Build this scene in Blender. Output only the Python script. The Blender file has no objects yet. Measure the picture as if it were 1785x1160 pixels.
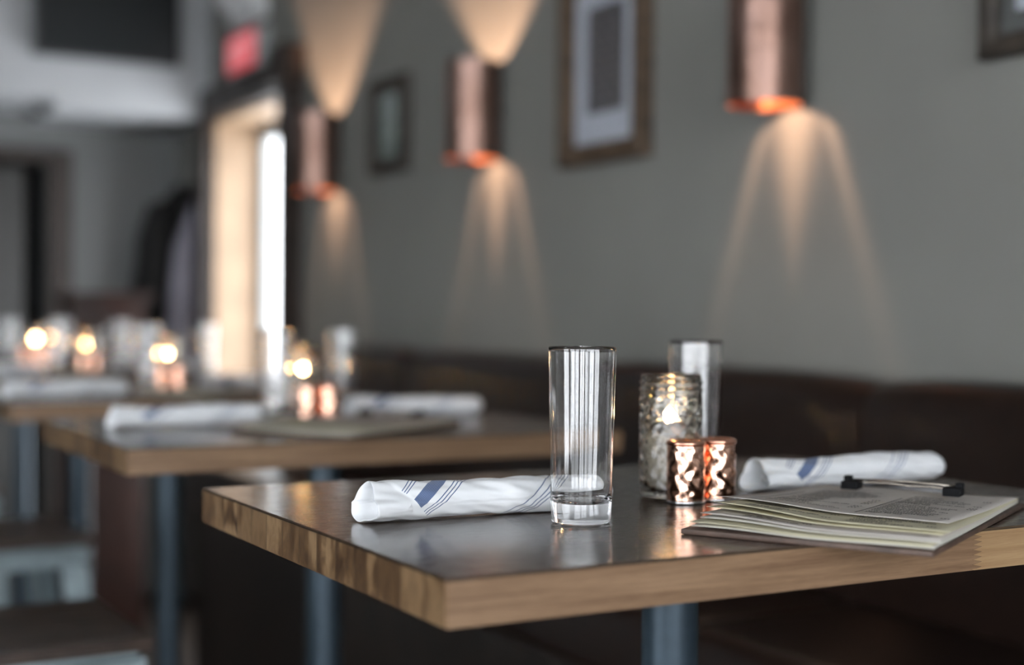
import bpy, bmesh, math, random
from mathutils import Vector, Matrix
PI = math.pi
S = bpy.context.scene
COL = S.collection
rnd = random.Random(7)

# ------------------------------------------------------------------ camera
YAW, PITCH, ROLL = .5112, -.0135, .0088
fw = Vector((math.sin(YAW)*math.cos(PITCH), math.cos(YAW)*math.cos(PITCH), math.sin(PITCH)))
rt = Vector((math.cos(YAW), -math.sin(YAW), 0)); up = rt.cross(fw)
r2 = rt*math.cos(ROLL)+up*math.sin(ROLL); u2 = -rt*math.sin(ROLL)+up*math.cos(ROLL)
cd = bpy.data.cameras.new('camera'); cam = bpy.data.objects.new('camera', cd); COL.objects.link(cam)
M3 = Matrix((r2, u2, -fw)).transposed()
cam.matrix_world = Matrix.Translation((0, 0, 1.236)) @ M3.to_4x4()
cd.sensor_width = 36; cd.sensor_fit = 'HORIZONTAL'; cd.lens = 50; cd.clip_start = .02
cd.dof.use_dof = True; cd.dof.focus_distance = 1.262; cd.dof.aperture_fstop = 2.0
S.camera = cam

# ------------------------------------------------------------------ view, sky
S.view_settings.view_transform = 'Standard'; S.view_settings.look = 'None'
S.view_settings.gamma = 1; S.view_settings.use_curve_mapping = False
S.view_settings.exposure = 1.45
cy = S.cycles
cy.use_denoising = True
cy.max_bounces = 14; cy.glossy_bounces = 6; cy.transmission_bounces = 12; cy.diffuse_bounces = 5
cy.transparent_max_bounces = 12
cy.sample_clamp_indirect = 30; cy.sample_clamp_direct = 0; cy.blur_glossy = .6
cy.caustics_reflective = False; cy.caustics_refractive = True
SKY = 3.3
W = bpy.data.worlds.new('overcast_sky'); S.world = W; W.use_nodes = True
wn = W.node_tree.nodes; wl = W.node_tree.links
bg = wn['Background']; bg.inputs[1].default_value = SKY
tc = wn.new('ShaderNodeTexCoord'); sp = wn.new('ShaderNodeSeparateXYZ'); cr = wn.new('ShaderNodeValToRGB')
wl.new(tc.outputs['Generated'], sp.inputs[0]); wl.new(sp.outputs[2], cr.inputs[0]); wl.new(cr.outputs[0], bg.inputs[0])
cr.color_ramp.elements[0].position = 0; cr.color_ramp.elements[0].color = (1.25, 1.30, 1.36, 1)
cr.color_ramp.elements[1].position = .5; cr.color_ramp.elements[1].color = (.70, .74, .80, 1)

# ------------------------------------------------------------------ daylight portals in the real window openings
def portal(name, loc, rot, sx, sy):
    l = bpy.data.lights.new(name, 'AREA'); l.shape = 'RECTANGLE'; l.size = sx; l.size_y = sy
    l.energy = 1; l.cycles.is_portal = True
    o = bpy.data.objects.new(name, l); o.location = loc; o.rotation_euler = rot; COL.objects.link(o); return o
REAR_Y, LEFT_X, WALL_X, CEIL = -2.2, -4.0, 1.79, 3.0
REAR_WIN = [(-3.7, -2.35), (-2.1, -0.75), (-0.5, 1.25)]
WZ0, WZ1 = .30, 2.65
for k, (a, b) in enumerate(REAR_WIN):
    portal('daylight_portal', ((a+b)/2, REAR_Y-.12, (WZ0+WZ1)/2), (PI/2, 0, PI), b-a, WZ1-WZ0)
LEFT_WIN = [(-1.8, -.2), (.1, 1.7)]
for a, b in LEFT_WIN:
    portal('daylight_portal', (LEFT_X-.12, (a+b)/2, (WZ0+WZ1)/2), (PI/2, 0, PI/2), b-a, WZ1-WZ0)
DOOR = (4.83, 5.69, 2.015)
portal('daylight_portal', (2.03, (DOOR[0]+DOOR[1])/2, 1.0), (PI/2, 0, -PI/2), DOOR[1]-DOOR[0], 2.0)

# ------------------------------------------------------------------ node material helpers
class NT:
    def __init__(s, name):
        s.m = bpy.data.materials.new(name); s.m.use_nodes = True; s.t = s.m.node_tree
        s.b = s.t.nodes['Principled BSDF']
    def n(s, kind, **kw):
        x = s.t.nodes.new(kind)
        for k, v in kw.items(): setattr(x, k, v)
        return x
    def l(s, a, b): s.t.links.new(a, b)
    def put(s, node, i, v):
        if hasattr(v, 'is_output') or isinstance(v, bpy.types.NodeSocket): s.l(v, node.inputs[i])
        elif v is not None: node.inputs[i].default_value = v
    def math(s, op, a, b=None, c=None, clamp=False):
        x = s.n('ShaderNodeMath', operation=op, use_clamp=clamp); s.put(x, 0, a); s.put(x, 1, b); s.put(x, 2, c)
        return x.outputs[0]
    def mix(s, f, a, b):
        x = s.n('ShaderNodeMix', data_type='RGBA'); s.put(x, 0, f)
        s.put(x, 6, a if not isinstance(a, tuple) else (*a, 1)[:4]); s.put(x, 7, b if not isinstance(b, tuple) else (*b, 1)[:4])
        return x.outputs[2]
    def ramp(s, f, stops):
        x = s.n('ShaderNodeValToRGB'); s.l(f, x.inputs[0]); e = x.color_ramp.elements
        while len(e) < len(stops): e.new(.5)
        for q, (p, c) in zip(e, stops): q.position = p; q.color = (*c, 1)
        return x.outputs[0]
    def noise(s, vec, scale, detail=3, rough=.5, dist=0):
        x = s.n('ShaderNodeTexNoise'); x.inputs['Scale'].default_value = scale; x.inputs['Detail'].default_value = detail
        x.inputs['Roughness'].default_value = rough; x.inputs['Distortion'].default_value = dist
        if vec is not None: s.l(vec, x.inputs['Vector'])
        return x.outputs['Fac']
    def obj(s, scale=(1, 1, 1), loc=(0, 0, 0), which='Object'):
        t = s.n('ShaderNodeTexCoord'); m = s.n('ShaderNodeMapping'); m.inputs['Scale'].default_value = scale
        m.inputs['Location'].default_value = loc; s.l(t.outputs[which], m.inputs[0]); return m.outputs[0]
    def bump(s, h, strength, dist=.001):
        x = s.n('ShaderNodeBump'); x.inputs['Strength'].default_value = strength; x.inputs['Distance'].default_value = dist
        s.l(h, x.inputs['Height']); s.l(x.outputs[0], s.b.inputs['Normal']); return x
    def set(s, **kw):
        for k, v in kw.items():
            k = k.replace('_', ' ')
            if isinstance(v, bpy.types.NodeSocket): s.l(v, s.b.inputs[k])
            else: s.b.inputs[k].default_value = (*v, 1) if isinstance(v, tuple) and len(v) == 3 else v
        return s

def plain(name, col, rough=.5, metal=0, noise=0, nscale=20, bump=0, **kw):
    t = NT(name)
    if noise:
        f = t.noise(t.obj(), nscale, 4)
        lo = tuple(c*(1-noise) for c in col); hi = tuple(c*(1+noise) for c in col)
        t.set(Base_Color=t.ramp(f, [(.3, lo), (.7, hi)]))
        if bump: t.bump(f, bump, .002)
    else: t.set(Base_Color=col)
    t.set(Roughness=rough, Metallic=metal)
    for k, v in kw.items(): t.b.inputs[k.replace('_', ' ')].default_value = v
    return t.m

M = {}
# painted walls
def paint(name, col, rough=.75):
    t = NT(name); f = t.noise(t.obj(), 3, 3); g = t.noise(t.obj(), 180, 3)
    t.set(Base_Color=t.ramp(f, [(.3, tuple(c*.95 for c in col)), (.7, tuple(c*1.05 for c in col))]), Roughness=rough)
    t.bump(g, .15, .001); return t.m
M['grey_paint'] = paint('grey_wall_paint', (.212, .209, .192))
M['far_paint'] = paint('far_wall_paint', (.155, .16, .158))
M['soffit_paint'] = paint('soffit_paint', (.43, .445, .46))
M['white_paint'] = paint('ceiling_paint', (.22, .22, .215))
M['dark_paint'] = paint('dark_wall_paint', (.026, .024, .022))
t = NT('dark_floor_boards'); v = t.obj((6, .5, 1)); f = t.noise(v, 3, 5)
w = t.n('ShaderNodeTexBrick'); w.inputs['Scale'].default_value = 1; w.inputs['Mortar Size'].default_value = .004
w.inputs['Brick Width'].default_value = 1.6; w.inputs['Row Height'].default_value = .13
w.inputs['Color1'].default_value = (.022, .015, .010, 1); w.inputs['Color2'].default_value = (.016, .011, .008, 1); w.inputs['Mortar'].default_value = (.008, .006, .005, 1)
mp = t.obj(); t.l(mp, w.inputs['Vector'])
t.set(Base_Color=t.mix(f, w.outputs[0], (.026, .018, .012)), Roughness=.45); M['floor'] = t.m
M['pavement'] = plain('outdoor_paving', (.55, .55, .54), .9, noise=.2, nscale=3)

# table wood: three faces of one laminated slab. Object origin = centre of the slab's top face
def wood_top():
    t = NT('walnut_table_top')
    co = t.n('ShaderNodeTexCoord').outputs['Object']; s = t.n('ShaderNodeSeparateXYZ'); t.l(co, s.inputs[0])
    stave = t.math('FLOOR', t.math('DIVIDE', s.outputs[1], .042))
    wn_ = t.n('ShaderNodeTexWhiteNoise', noise_dimensions='1D'); t.l(stave, wn_.inputs['W'])
    pos = t.math('FLOOR', t.math('DIVIDE', t.math('ADD', s.outputs[0], t.math('MULTIPLY', wn_.outputs[0], .7)), .36))
    w2 = t.n('ShaderNodeTexWhiteNoise', noise_dimensions='1D'); t.l(t.math('ADD', t.math('MULTIPLY', stave, 7.3), pos), w2.inputs['W'])
    cb = t.n('ShaderNodeCombineXYZ'); t.l(t.math('MULTIPLY', s.outputs[0], 4), cb.inputs[0]); t.l(t.math('MULTIPLY', s.outputs[1], 70), cb.inputs[1]); t.l(t.math('MULTIPLY', w2.outputs[0], 30), cb.inputs[2])
    g = t.noise(cb.outputs[0], 1, 6, .6, .6)
    cb2 = t.n('ShaderNodeCombineXYZ'); t.l(t.math('MULTIPLY', s.outputs[0], 30), cb2.inputs[0]); t.l(t.math('MULTIPLY', s.outputs[1], 900), cb2.inputs[1])
    pores = t.noise(cb2.outputs[0], 1, 3)
    c = t.ramp(g, [(.25, (.022, .012, .007)), (.5, (.056, .032, .019)), (.75, (.095, .057, .034))])
    c = t.mix(t.math('MULTIPLY', w2.outputs[0], .55), c, (.032, .021, .014))
    t.set(Base_Color=c, Roughness=t.math('ADD', .20, t.math('MULTIPLY', pores, .12)), Specular_IOR_Level=.55, Coat_Weight=.35, Coat_Roughness=.12)
    h = t.math('ADD', t.math('MULTIPLY', pores, .5), t.math('MULTIPLY', g, .8))
    t.bump(h, .32, .0006)
    return t.m
def wood_edge(endgrain):
    t = NT('walnut_end_grain' if endgrain else 'walnut_long_grain')
    co = t.n('ShaderNodeTexCoord').outputs['Object']; s = t.n('ShaderNodeSeparateXYZ'); t.l(co, s.inputs[0])
    X, Y, Z = s.outputs
    if endgrain:
        stave = t.math('FLOOR', t.math('DIVIDE', t.math('ADD', Y, t.math('MULTIPLY', t.noise(None, 1), .0)), .042))
        wn_ = t.n('ShaderNodeTexWhiteNoise', noise_dimensions='1D'); t.l(stave, wn_.inputs['W'])
        cb = t.n('ShaderNodeCombineXYZ'); t.l(t.math('MULTIPLY', Y, 22), cb.inputs[0]); t.l(t.math('MULTIPLY', Z, 9), cb.inputs[1]); t.l(t.math('MULTIPLY', wn_.outputs[0], 40), cb.inputs[2])
        wv = t.n('ShaderNodeTexWave', wave_type='RINGS'); t.l(cb.outputs[0], wv.inputs[0]); wv.inputs['Scale'].default_value = 1.4; wv.inputs['Distortion'].default_value = 7; wv.inputs['Detail'].default_value = 3
        g = t.noise(cb.outputs[0], 3, 6, .65, 1.2)
        f = t.math('ADD', t.math('MULTIPLY', wv.outputs[1], .35), t.math('MULTIPLY', g, .65))
        c = t.ramp(f, [(.3, (.048, .025, .012)), (.5, (.12, .068, .032)), (.7, (.26, .165, .085))])
        c = t.mix(t.math('MULTIPLY', wn_.outputs[0], .6), c, (.10, .055, .025))
        rel = t.math('FRACT', t.math('DIVIDE', Y, .042))
        seam = t.math('LESS_THAN', rel, .04)
        c = t.mix(t.math('MULTIPLY', seam, .6), c, (.03, .018, .01))
    else:
        cb = t.n('ShaderNodeCombineXYZ'); t.l(t.math('MULTIPLY', X, 5), cb.inputs[0]); t.l(t.math('MULTIPLY', Z, 160), cb.inputs[1]); t.l(Y, cb.inputs[2])
        g = t.noise(cb.outputs[0], 1, 6, .6, .5)
        cb2 = t.n('ShaderNodeCombineXYZ'); t.l(t.math('MULTIPLY', X, 60), cb2.inputs[0]); t.l(t.math('MULTIPLY', Z, 1200), cb2.inputs[1])
        g2 = t.noise(cb2.outputs[0], 1, 3)
        f = t.math('ADD', t.math('MULTIPLY', g, .75), t.math('MULTIPLY', g2, .25))
        c = t.ramp(f, [(.3, (.12, .066, .036)), (.5, (.205, .124, .070)), (.72, (.31, .198, .118))])
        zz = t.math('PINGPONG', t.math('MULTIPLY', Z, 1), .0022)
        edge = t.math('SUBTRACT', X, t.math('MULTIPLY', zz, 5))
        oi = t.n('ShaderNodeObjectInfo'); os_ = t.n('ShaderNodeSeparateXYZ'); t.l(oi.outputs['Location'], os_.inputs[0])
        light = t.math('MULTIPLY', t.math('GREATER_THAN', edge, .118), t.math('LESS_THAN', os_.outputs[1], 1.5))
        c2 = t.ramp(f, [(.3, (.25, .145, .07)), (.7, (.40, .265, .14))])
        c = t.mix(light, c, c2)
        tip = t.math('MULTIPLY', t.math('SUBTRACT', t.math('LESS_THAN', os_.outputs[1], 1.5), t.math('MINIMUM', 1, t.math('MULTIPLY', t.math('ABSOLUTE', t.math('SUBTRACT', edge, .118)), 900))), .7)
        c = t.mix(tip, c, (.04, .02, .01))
    # scorched dark line just under the top arris, pale one at the bottom arris
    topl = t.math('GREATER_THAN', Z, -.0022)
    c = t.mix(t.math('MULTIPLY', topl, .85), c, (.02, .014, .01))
    t.set(Base_Color=c, Roughness=.42, Specular_IOR_Level=.4)
    t.bump(f, .25, .0008)
    return t.m
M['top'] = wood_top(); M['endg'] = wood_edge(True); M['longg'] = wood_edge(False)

M['post'] = plain('grey_powder_coated_steel', (.040, .060, .078), .38, .5, noise=.12, nscale=60)
M['base'] = plain('black_cast_iron', (.03, .032, .035), .5, .4)
# glass
def glass(name, col=(1, 1, 1), rough=0.0, ior=1.5, bumpn=None):
    t = NT(name); t.set(Base_Color=col, Roughness=rough, IOR=ior, Transmission_Weight=1.0)
    if bumpn:
        f = t.noise(t.obj((1, 1, .15)), bumpn[0], 2); t.bump(f, bumpn[1], .001)
    return t.m
M['glass'] = glass('clear_glass', bumpn=(60, .05))
M['jar'] = glass('aged_jar_glass', (.95, .92, .86), .015, bumpn=(70, .06))
# thin window pane: see-through mixed with a Fresnel reflection
t = NT('window_pane'); out = t.t.nodes['Material Output']; t.t.nodes.remove(t.b)
tr = t.n('ShaderNodeBsdfTransparent'); gl = t.n('ShaderNodeBsdfGlossy'); gl.inputs['Roughness'].default_value = .01
lw = t.n('ShaderNodeLayerWeight'); lw.inputs[0].default_value = .5
class _F: pass
fr = _F(); fr.outputs = [t.math('ADD', .04, t.math('MULTIPLY', .9, t.math('POWER', lw.outputs['Facing'], 5)))]; mx = t.n('ShaderNodeMixShader')
t.l(fr.outputs[0], mx.inputs[0]); t.l(tr.outputs[0], mx.inputs[1]); t.l(gl.outputs[0], mx.inputs[2]); t.l(mx.outputs[0], out.inputs[0])
M['pane'] = t.m
M['copper'] = plain('polished_hammered_copper', (.93, .55, .40), .11, 1)
M['copper_rim'] = plain('copper_rim', (.80, .42, .30), .22, 1)
t = NT('aged_copper_sheet'); f = t.noise(t.obj((1, 1, .6)), 14, 4); t.set(Base_Color=t.ramp(f, [(.3, (.20, .115, .085)), (.7, (.42, .27, .225))]), Metallic=1, Roughness=.38)
t.bump(t.noise(t.obj(), 30, 2), .35, .004); M['sconce'] = t.m
t = NT('salt_crystals'); f = t.noise(t.obj(), 900, 2); t.set(Base_Color=t.ramp(f, [(.3, (.16, .14, .115)), (.55, (.42, .39, .34)), (.75, (.85, .82, .76))]), Roughness=.35)
t.bump(f, .9, .002); M['salt'] = t.m
M['lining'] = plain('dull_copper_lining', (.34, .115, .045), .75, .6)
M['wax'] = plain('white_wax', (.85, .80, .70), .4, Subsurface_Weight=.3, Subsurface_Radius=(.02, .012, .006))
M['cup'] = plain('tealight_aluminium', (.8, .8, .8), .25, 1)
M['wick'] = plain('burnt_wick', (.02, .015, .01), .9)
def emit(name, col, s):
    t = NT(name); t.set(Base_Color=(0, 0, 0), Emission_Color=col, Emission_Strength=s); return t.m
M['flame'] = emit('candle_flame', (1, .56, .22), 150)

# napkin cloth: UV in metres, u along the roll, v around it
def napkin_cloth():
    t = NT('striped_napkin_cotton')
    uv = t.n('ShaderNodeUVMap'); uv.uv_map = 'cloth'; s = t.n('ShaderNodeSeparateXYZ'); t.l(uv.outputs[0], s.inputs[0])
    U, V = s.outputs[0], s.outputs[1]
    wob = t.math('MULTIPLY', t.math('SUBTRACT', t.noise(uv.outputs[0], 14, 2), .5), .006)
    a = t.math('ADD', t.math('SUBTRACT', U, t.math('MULTIPLY', V, 1.2)), wob)   # coordinate across the stripes
    def band(c, hw, soft=.0002):
        d = t.math('ABSOLUTE', t.math('SUBTRACT', a, c))
        return t.math('SUBTRACT', 1, t.math('DIVIDE', t.math('SUBTRACT', d, hw-soft), 2*soft, clamp=True))
    tot = None
    def add(x):
        nonlocal tot
        tot = x if tot is None else t.math('MAXIMUM', tot, x)
    for c in (.0097, .0140, .0180): add(band(c, .00065))
    wide = band(.0425, .0095)
    for c in (.0620, .0668, .0716): add(band(c, .0007))
    for c in (.163, .1725, .178, .1835): add(band(c, .0007))
    # twill: threads broken up in the coloured yarn
    ch = t.n('ShaderNodeTexChecker'); ch.inputs['Scale'].default_value = 1100; t.l(uv.outputs[0], ch.inputs['Vector'])
    wide = t.math('MULTIPLY', wide, t.math('ADD', .78, t.math('MULTIPLY', ch.outputs['Fac'], .22)))
    add(wide)
    # the first stripe set only exists on the outer flap, right of the flap's slanting edge
    flap = t.math('GREATER_THAN', t.math('ADD', U, t.math('MULTIPLY', V, .87)), .043)
    late = t.math('GREATER_THAN', a, .13)
    tot = t.math('MULTIPLY', tot, t.math('MAXIMUM', flap, late))
    g = t.noise(uv.outputs[0], 25, 3)
    white = t.ramp(g, [(.3, (.76, .78, .80)), (.7, (.84, .85, .86))])
    t.set(Base_Color=t.mix(tot, white, (.035, .085, .22)), Roughness=.9, Sheen_Weight=.15)
    wv = t.n('ShaderNodeTexChecker'); wv.inputs['Scale'].default_value = 1500; t.l(uv.outputs[0], wv.inputs['Vector'])
    h = t.math('ADD', t.math('MULTIPLY', wv.outputs['Fac'], .04), t.noise(uv.outputs[0], 45, 3, .5))
    t.bump(h, .45, .0015)
    return t.m
M['napkin'] = napkin_cloth()
M['paper'] = plain('cream_menu_paper', (.60, .555, .51), .75, noise=.05, nscale=8)
M['paper2'] = plain('yellowed_menu_paper', (.60, .56, .40), .75, noise=.08, nscale=8)
M['paper3'] = plain('white_menu_paper', (.62, .60, .54), .75)
M['ink'] = plain('menu_ink', (.025, .023, .022), .8)
M['board'] = plain('brown_hardboard', (.085, .052, .038), .55, noise=.35, nscale=60, bump=.2)
M['wire'] = plain('steel_wire', (.45, .40, .34), .25, 1)
M['rubber'] = plain('black_rubber', (.006, .006, .007), .8, Specular_IOR_Level=.2)
M['leather'] = plain('dark_brown_leather', (.013, .0068, .0048), .33, noise=.3, nscale=40, bump=.25)
M['dark_wood'] = plain('dark_stained_wood', (.016, .010, .007), .5, noise=.4, nscale=12)
M['trim_wood'] = plain('brown_door_casing', (.022, .013, .009), .5, noise=.4, nscale=14, bump=.2)
M['jamb'] = plain('pine_jamb', (.36, .245, .155), .55, noise=.12, nscale=10)
M['red_wood'] = plain('reddish_cabinet_wood', (.028, .009, .005), .5, noise=.4, nscale=10)
M['barn_wood'] = plain('rustic_picture_frame_wood', (.085, .055, .033), .7, noise=.5, nscale=30, bump=.3)
M['barn_dark'] = plain('dark_picture_frame_wood', (.035, .027, .020), .65, noise=.5, nscale=30, bump=.3)
M['mat'] = plain('white_picture_mount', (.50, .53, .60), .7)
M['screen'] = plain('black_screen', (.02, .024, .026), .25)
M['plastic'] = plain('dark_plastic', (.02, .022, .024), .4)
M['bright_plastic'] = plain('white_lamp_plastic', (.85, .87, .88), .5)
M['white_plastic'] = plain('pale_plastic', (.42, .45, .45), .5)
M['galv'] = plain('galvanised_steel', (.28, .34, .36), .4, .75, noise=.2, nscale=25)
M['seat_wood'] = plain('dark_oiled_seat_wood', (.035, .022, .016), .3, noise=.5, nscale=20, bump=.15)
M['dark_coat'] = plain('black_wool', (.010, .010, .010), .95, noise=.3, nscale=30)
M['navy_coat'] = plain('navy_wool', (.007, .011, .018), .95, noise=.3, nscale=30)
M['pale_coat'] = plain('lavender_grey_cotton', (.27, .26, .31), .9, noise=.1, nscale=14)
M['door_paint'] = plain('dark_grey_door_paint', (.045, .045, .043), .5)
M['brass'] = plain('dull_brass', (.4, .3, .15), .4, 1)

# ------------------------------------------------------------------ mesh helpers
def link(name, me, mat=None, parent=None, smooth=False, loc=(0, 0, 0)):
    o = bpy.data.objects.new(name, me); COL.objects.link(o); o.location = loc
    if mat is not None:
        for m in (mat if isinstance(mat, (list, tuple)) else [mat]): me.materials.append(m)
    if smooth:
        for p in me.polygons: p.use_smooth = True
    if parent is not None: o.parent = parent
    return o
def done(name, bm, mat=None, parent=None, smooth=False, loc=(0, 0, 0), sharp=None):
    bmesh.ops.recalc_face_normals(bm, faces=bm.faces[:])
    if sharp is not None:
        for e in bm.edges:
            if len(e.link_faces) == 2 and e.calc_face_angle(0) > math.radians(sharp): e.smooth = False
        smooth = True
    me = bpy.data.meshes.new(name); bm.to_mesh(me); bm.free()
    return link(name, me, mat, parent, smooth, loc)
def thing(name, label, cat, loc=(0, 0, 0), rz=0, group=None):
    o = bpy.data.objects.new(name, None); COL.objects.link(o); o.location = loc; o.rotation_euler = (0, 0, rz)
    return tag(o, label, cat, group)
def tag(o, label, cat, group=None, kind=None):
    if label: o['label'] = label
    if cat: o['category'] = cat
    if group: o['group'] = group
    if kind: o['kind'] = kind
    return o
def struct(o): o['kind'] = 'structure'; return o
def box(bm, x0, x1, y0, y1, z0, z1, mi=0):
    vs = [bm.verts.new((x, y, z)) for x in (x0, x1) for y in (y0, y1) for z in (z0, z1)]
    fs = []
    for q in ((0, 1, 3, 2), (4, 6, 7, 5), (0, 4, 5, 1), (2, 3, 7, 6), (0, 2, 6, 4), (1, 5, 7, 3)):
        f = bm.faces.new([vs[i] for i in q]); f.material_index = mi; fs.append(f)
    return vs, fs
def boxo(name, x0, x1, y0, y1, z0, z1, mat, parent=None, bevel=0, seg=2, loc=(0, 0, 0)):
    bm = bmesh.new(); box(bm, x0, x1, y0, y1, z0, z1)
    if bevel: bmesh.ops.bevel(bm, geom=bm.edges[:], offset=bevel, segments=seg, affect='EDGES', profile=.6)
    return done(name, bm, mat, parent, loc=loc, sharp=40 if bevel else None)
def lathe(bm, prof, segs=64, cx=0, cy=0, close=False, fn=None):
    """prof: list of (r, z). fn(theta, i, r, z) -> (r, z)"""
    rings = []
    for i, (r, z) in enumerate(prof):
        if r < 1e-6: rings.append([bm.verts.new((cx, cy, z))]); continue
        ring = []
        for k in range(segs):
            a = 2*PI*k/segs; rr, zz = fn(a, i, r, z) if fn else (r, z)
            ring.append(bm.verts.new((cx+rr*math.cos(a), cy+rr*math.sin(a), zz)))
        rings.append(ring)
    n = len(rings)
    for i in range(n if close else n-1):
        A, B = rings[i], rings[(i+1) % n]
        if len(A) == 1 and len(B) == 1: continue
        for k in range(segs):
            k2 = (k+1) % segs
            if len(A) == 1: bm.faces.new((A[0], B[k], B[k2]))
            elif len(B) == 1: bm.faces.new((A[k], A[k2], B[0]))
            else: bm.faces.new((A[k], A[k2], B[k2], B[k]))
def tube(bm, pts, r, segs=12, cap=True):
    pts = [Vector(p) for p in pts]; rings = []; prev = None
    for i, p in enumerate(pts):
        d = (pts[min(i+1, len(pts)-1)]-pts[max(i-1, 0)]).normalized()
        a = prev if prev is not None else (Vector((0, 0, 1)) if abs(d.z) < .9 else Vector((1, 0, 0)))
        x = (a-d*a.dot(d)).normalized(); prev = x; y = d.cross(x)
        rr = r[i] if isinstance(r, (list, tuple)) else r
        rings.append([bm.verts.new(p+x*rr*math.cos(2*PI*k/segs)+y*rr*math.sin(2*PI*k/segs)) for k in range(segs)])
    for A, B in zip(rings, rings[1:]):
        for k in range(segs): bm.faces.new((A[k], A[(k+1) % segs], B[(k+1) % segs], B[k]))
    if cap: bm.faces.new(rings[0]); bm.faces.new(list(reversed(rings[-1])))
def copy_tree(o, parent=None):
    c = o.copy(); COL.objects.link(c); c.parent = parent if parent is not None else o.parent
    for ch in list(o.children):
        copy_tree(ch, c)
    return c
def place(o, loc, rz=None, label=None, group=None):
    o.location = loc
    if rz is not None: o.rotation_euler = (0, 0, rz)
    if label: o['label'] = label
    if group: o['group'] = group
    return o

# ------------------------------------------------------------------ the room
WT = .24
def wall_with_holes(name, axis, c0, c1, a0, a1, z0, z1, holes, mat):
    """axis 'x': wall plane spans x from c0 to c1 (thickness), runs along y a0..a1. holes: (a,b,z0,z1)"""
    bm = bmesh.new()
    As = sorted({a0, a1, *[h[0] for h in holes], *[h[1] for h in holes]})
    Zs = sorted({z0, z1, *[h[2] for h in holes], *[h[3] for h in holes]})
    for i in range(len(As)-1):
        for j in range(len(Zs)-1):
            am, zm = (As[i]+As[i+1])/2, (Zs[j]+Zs[j+1])/2
            if any(h[0] < am < h[1] and h[2] < zm < h[3] for h in holes): continue
            if axis == 'x': box(bm, c0, c1, As[i], As[i+1], Zs[j], Zs[j+1])
            else: box(bm, As[i], As[i+1], c0, c1, Zs[j], Zs[j+1])
    bmesh.ops.remove_doubles(bm, verts=bm.verts[:], dist=1e-5)
    bm.verts.index_update(); seen = {}
    for f in bm.faces[:]:
        k = tuple(sorted(v.index for v in f.verts))
        seen.setdefault(k, []).append(f)
    bmesh.ops.delete(bm, geom=[f for fs in seen.values() if len(fs) > 1 for f in fs], context='FACES_ONLY')
    return struct(done(name, bm, mat))
FAR_Y = 6.22
wall_with_holes('wall_right', 'x', WALL_X, WALL_X+WT, REAR_Y-.2, FAR_Y+.2, 0, CEIL, [(DOOR[0], DOOR[1], 0, DOOR[2])], M['grey_paint'])
wall_with_holes('wall_rear', 'y', REAR_Y-.2, REAR_Y, LEFT_X-.2, WALL_X, 0, CEIL, [(a, b, WZ0, WZ1) for a, b in REAR_WIN], M['grey_paint'])
wall_with_holes('wall_left', 'x', LEFT_X-.2, LEFT_X, REAR_Y, FAR_Y+.2, 0, CEIL, [(a, b, WZ0, WZ1) for a, b in LEFT_WIN], M['dark_paint'])
HALL = (.40, 1.235, 1.86)    # opening in the far wall
wall_with_holes('wall_far', 'y', FAR_Y, FAR_Y+.2, LEFT_X, WALL_X, 0, CEIL, [(HALL[0], HALL[1], 0, HALL[2])], M['far_paint'])
struct(boxo('floor', LEFT_X-.2, WALL_X+WT, REAR_Y-.2, FAR_Y+1.6, -.1, 0, M['floor']))
struct(boxo('ceiling', LEFT_X-.2, WALL_X+WT, REAR_Y-.2, FAR_Y+.2, CEIL, CEIL+.1, M['white_paint']))
# ground outside, seen only through the glass
struct(boxo('ground', -30, 30, -30, REAR_Y-.2, -.2, -.12, M['pavement']))
# dropped soffit at the far end with a shallow step in its underside
bm = bmesh.new(); box(bm, 1.165, WALL_X, 5.75, FAR_Y, 2.022, CEIL); box(bm, LEFT_X, 1.165, 5.75, FAR_Y, 2.06, CEIL)
struct(done('trim_1', bm, M['soffit_paint']))['label'] = 'pale dropped soffit across the far end of the room'
# corridor behind the far doorway
bm = bmesh.new(); box(bm, .1, .15, FAR_Y+.2, FAR_Y+1.4, 0, 2.3); box(bm, 1.4, 1.45, FAR_Y+.2, FAR_Y+1.4, 0, 2.3); box(bm, .1, 1.45, FAR_Y+1.4, FAR_Y+1.45, 0, 2.3); box(bm, .1, 1.45, FAR_Y+.2, FAR_Y+1.45, 2.3, 2.35)
struct(done('wall_corridor', bm, M['dark_paint']))
# far doorway: casing and ajar grey leaf
d2 = tag(bpy.data.objects.new('door_2', None), None, None, kind='structure'); COL.objects.link(d2); d2.location = (0, FAR_Y, 0)
bm = bmesh.new(); box(bm, HALL[1], HALL[1]+.09, -.03, .02, 0, HALL[2]+.0); box(bm, HALL[0]-.09, HALL[0], -.03, .02, 0, HALL[2]); box(bm, HALL[0]-.09, HALL[1]+.09, -.035, .02, HALL[2], HALL[2]+.05)
done('door_casing', bm, M['trim_wood'], d2)
lf = boxo('door_leaf', HALL[0]+.01, HALL[1]-.09, .06, .10, .01, HALL[2]-.03, M['door_paint'], d2, .003)
bm = bmesh.new(); tube(bm, [(1.09, .06, 1.0), (1.09, .02, 1.0), (1.03, .02, 1.0)], .009); done('door_handle', bm, M['brass'], lf, True)

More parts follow.
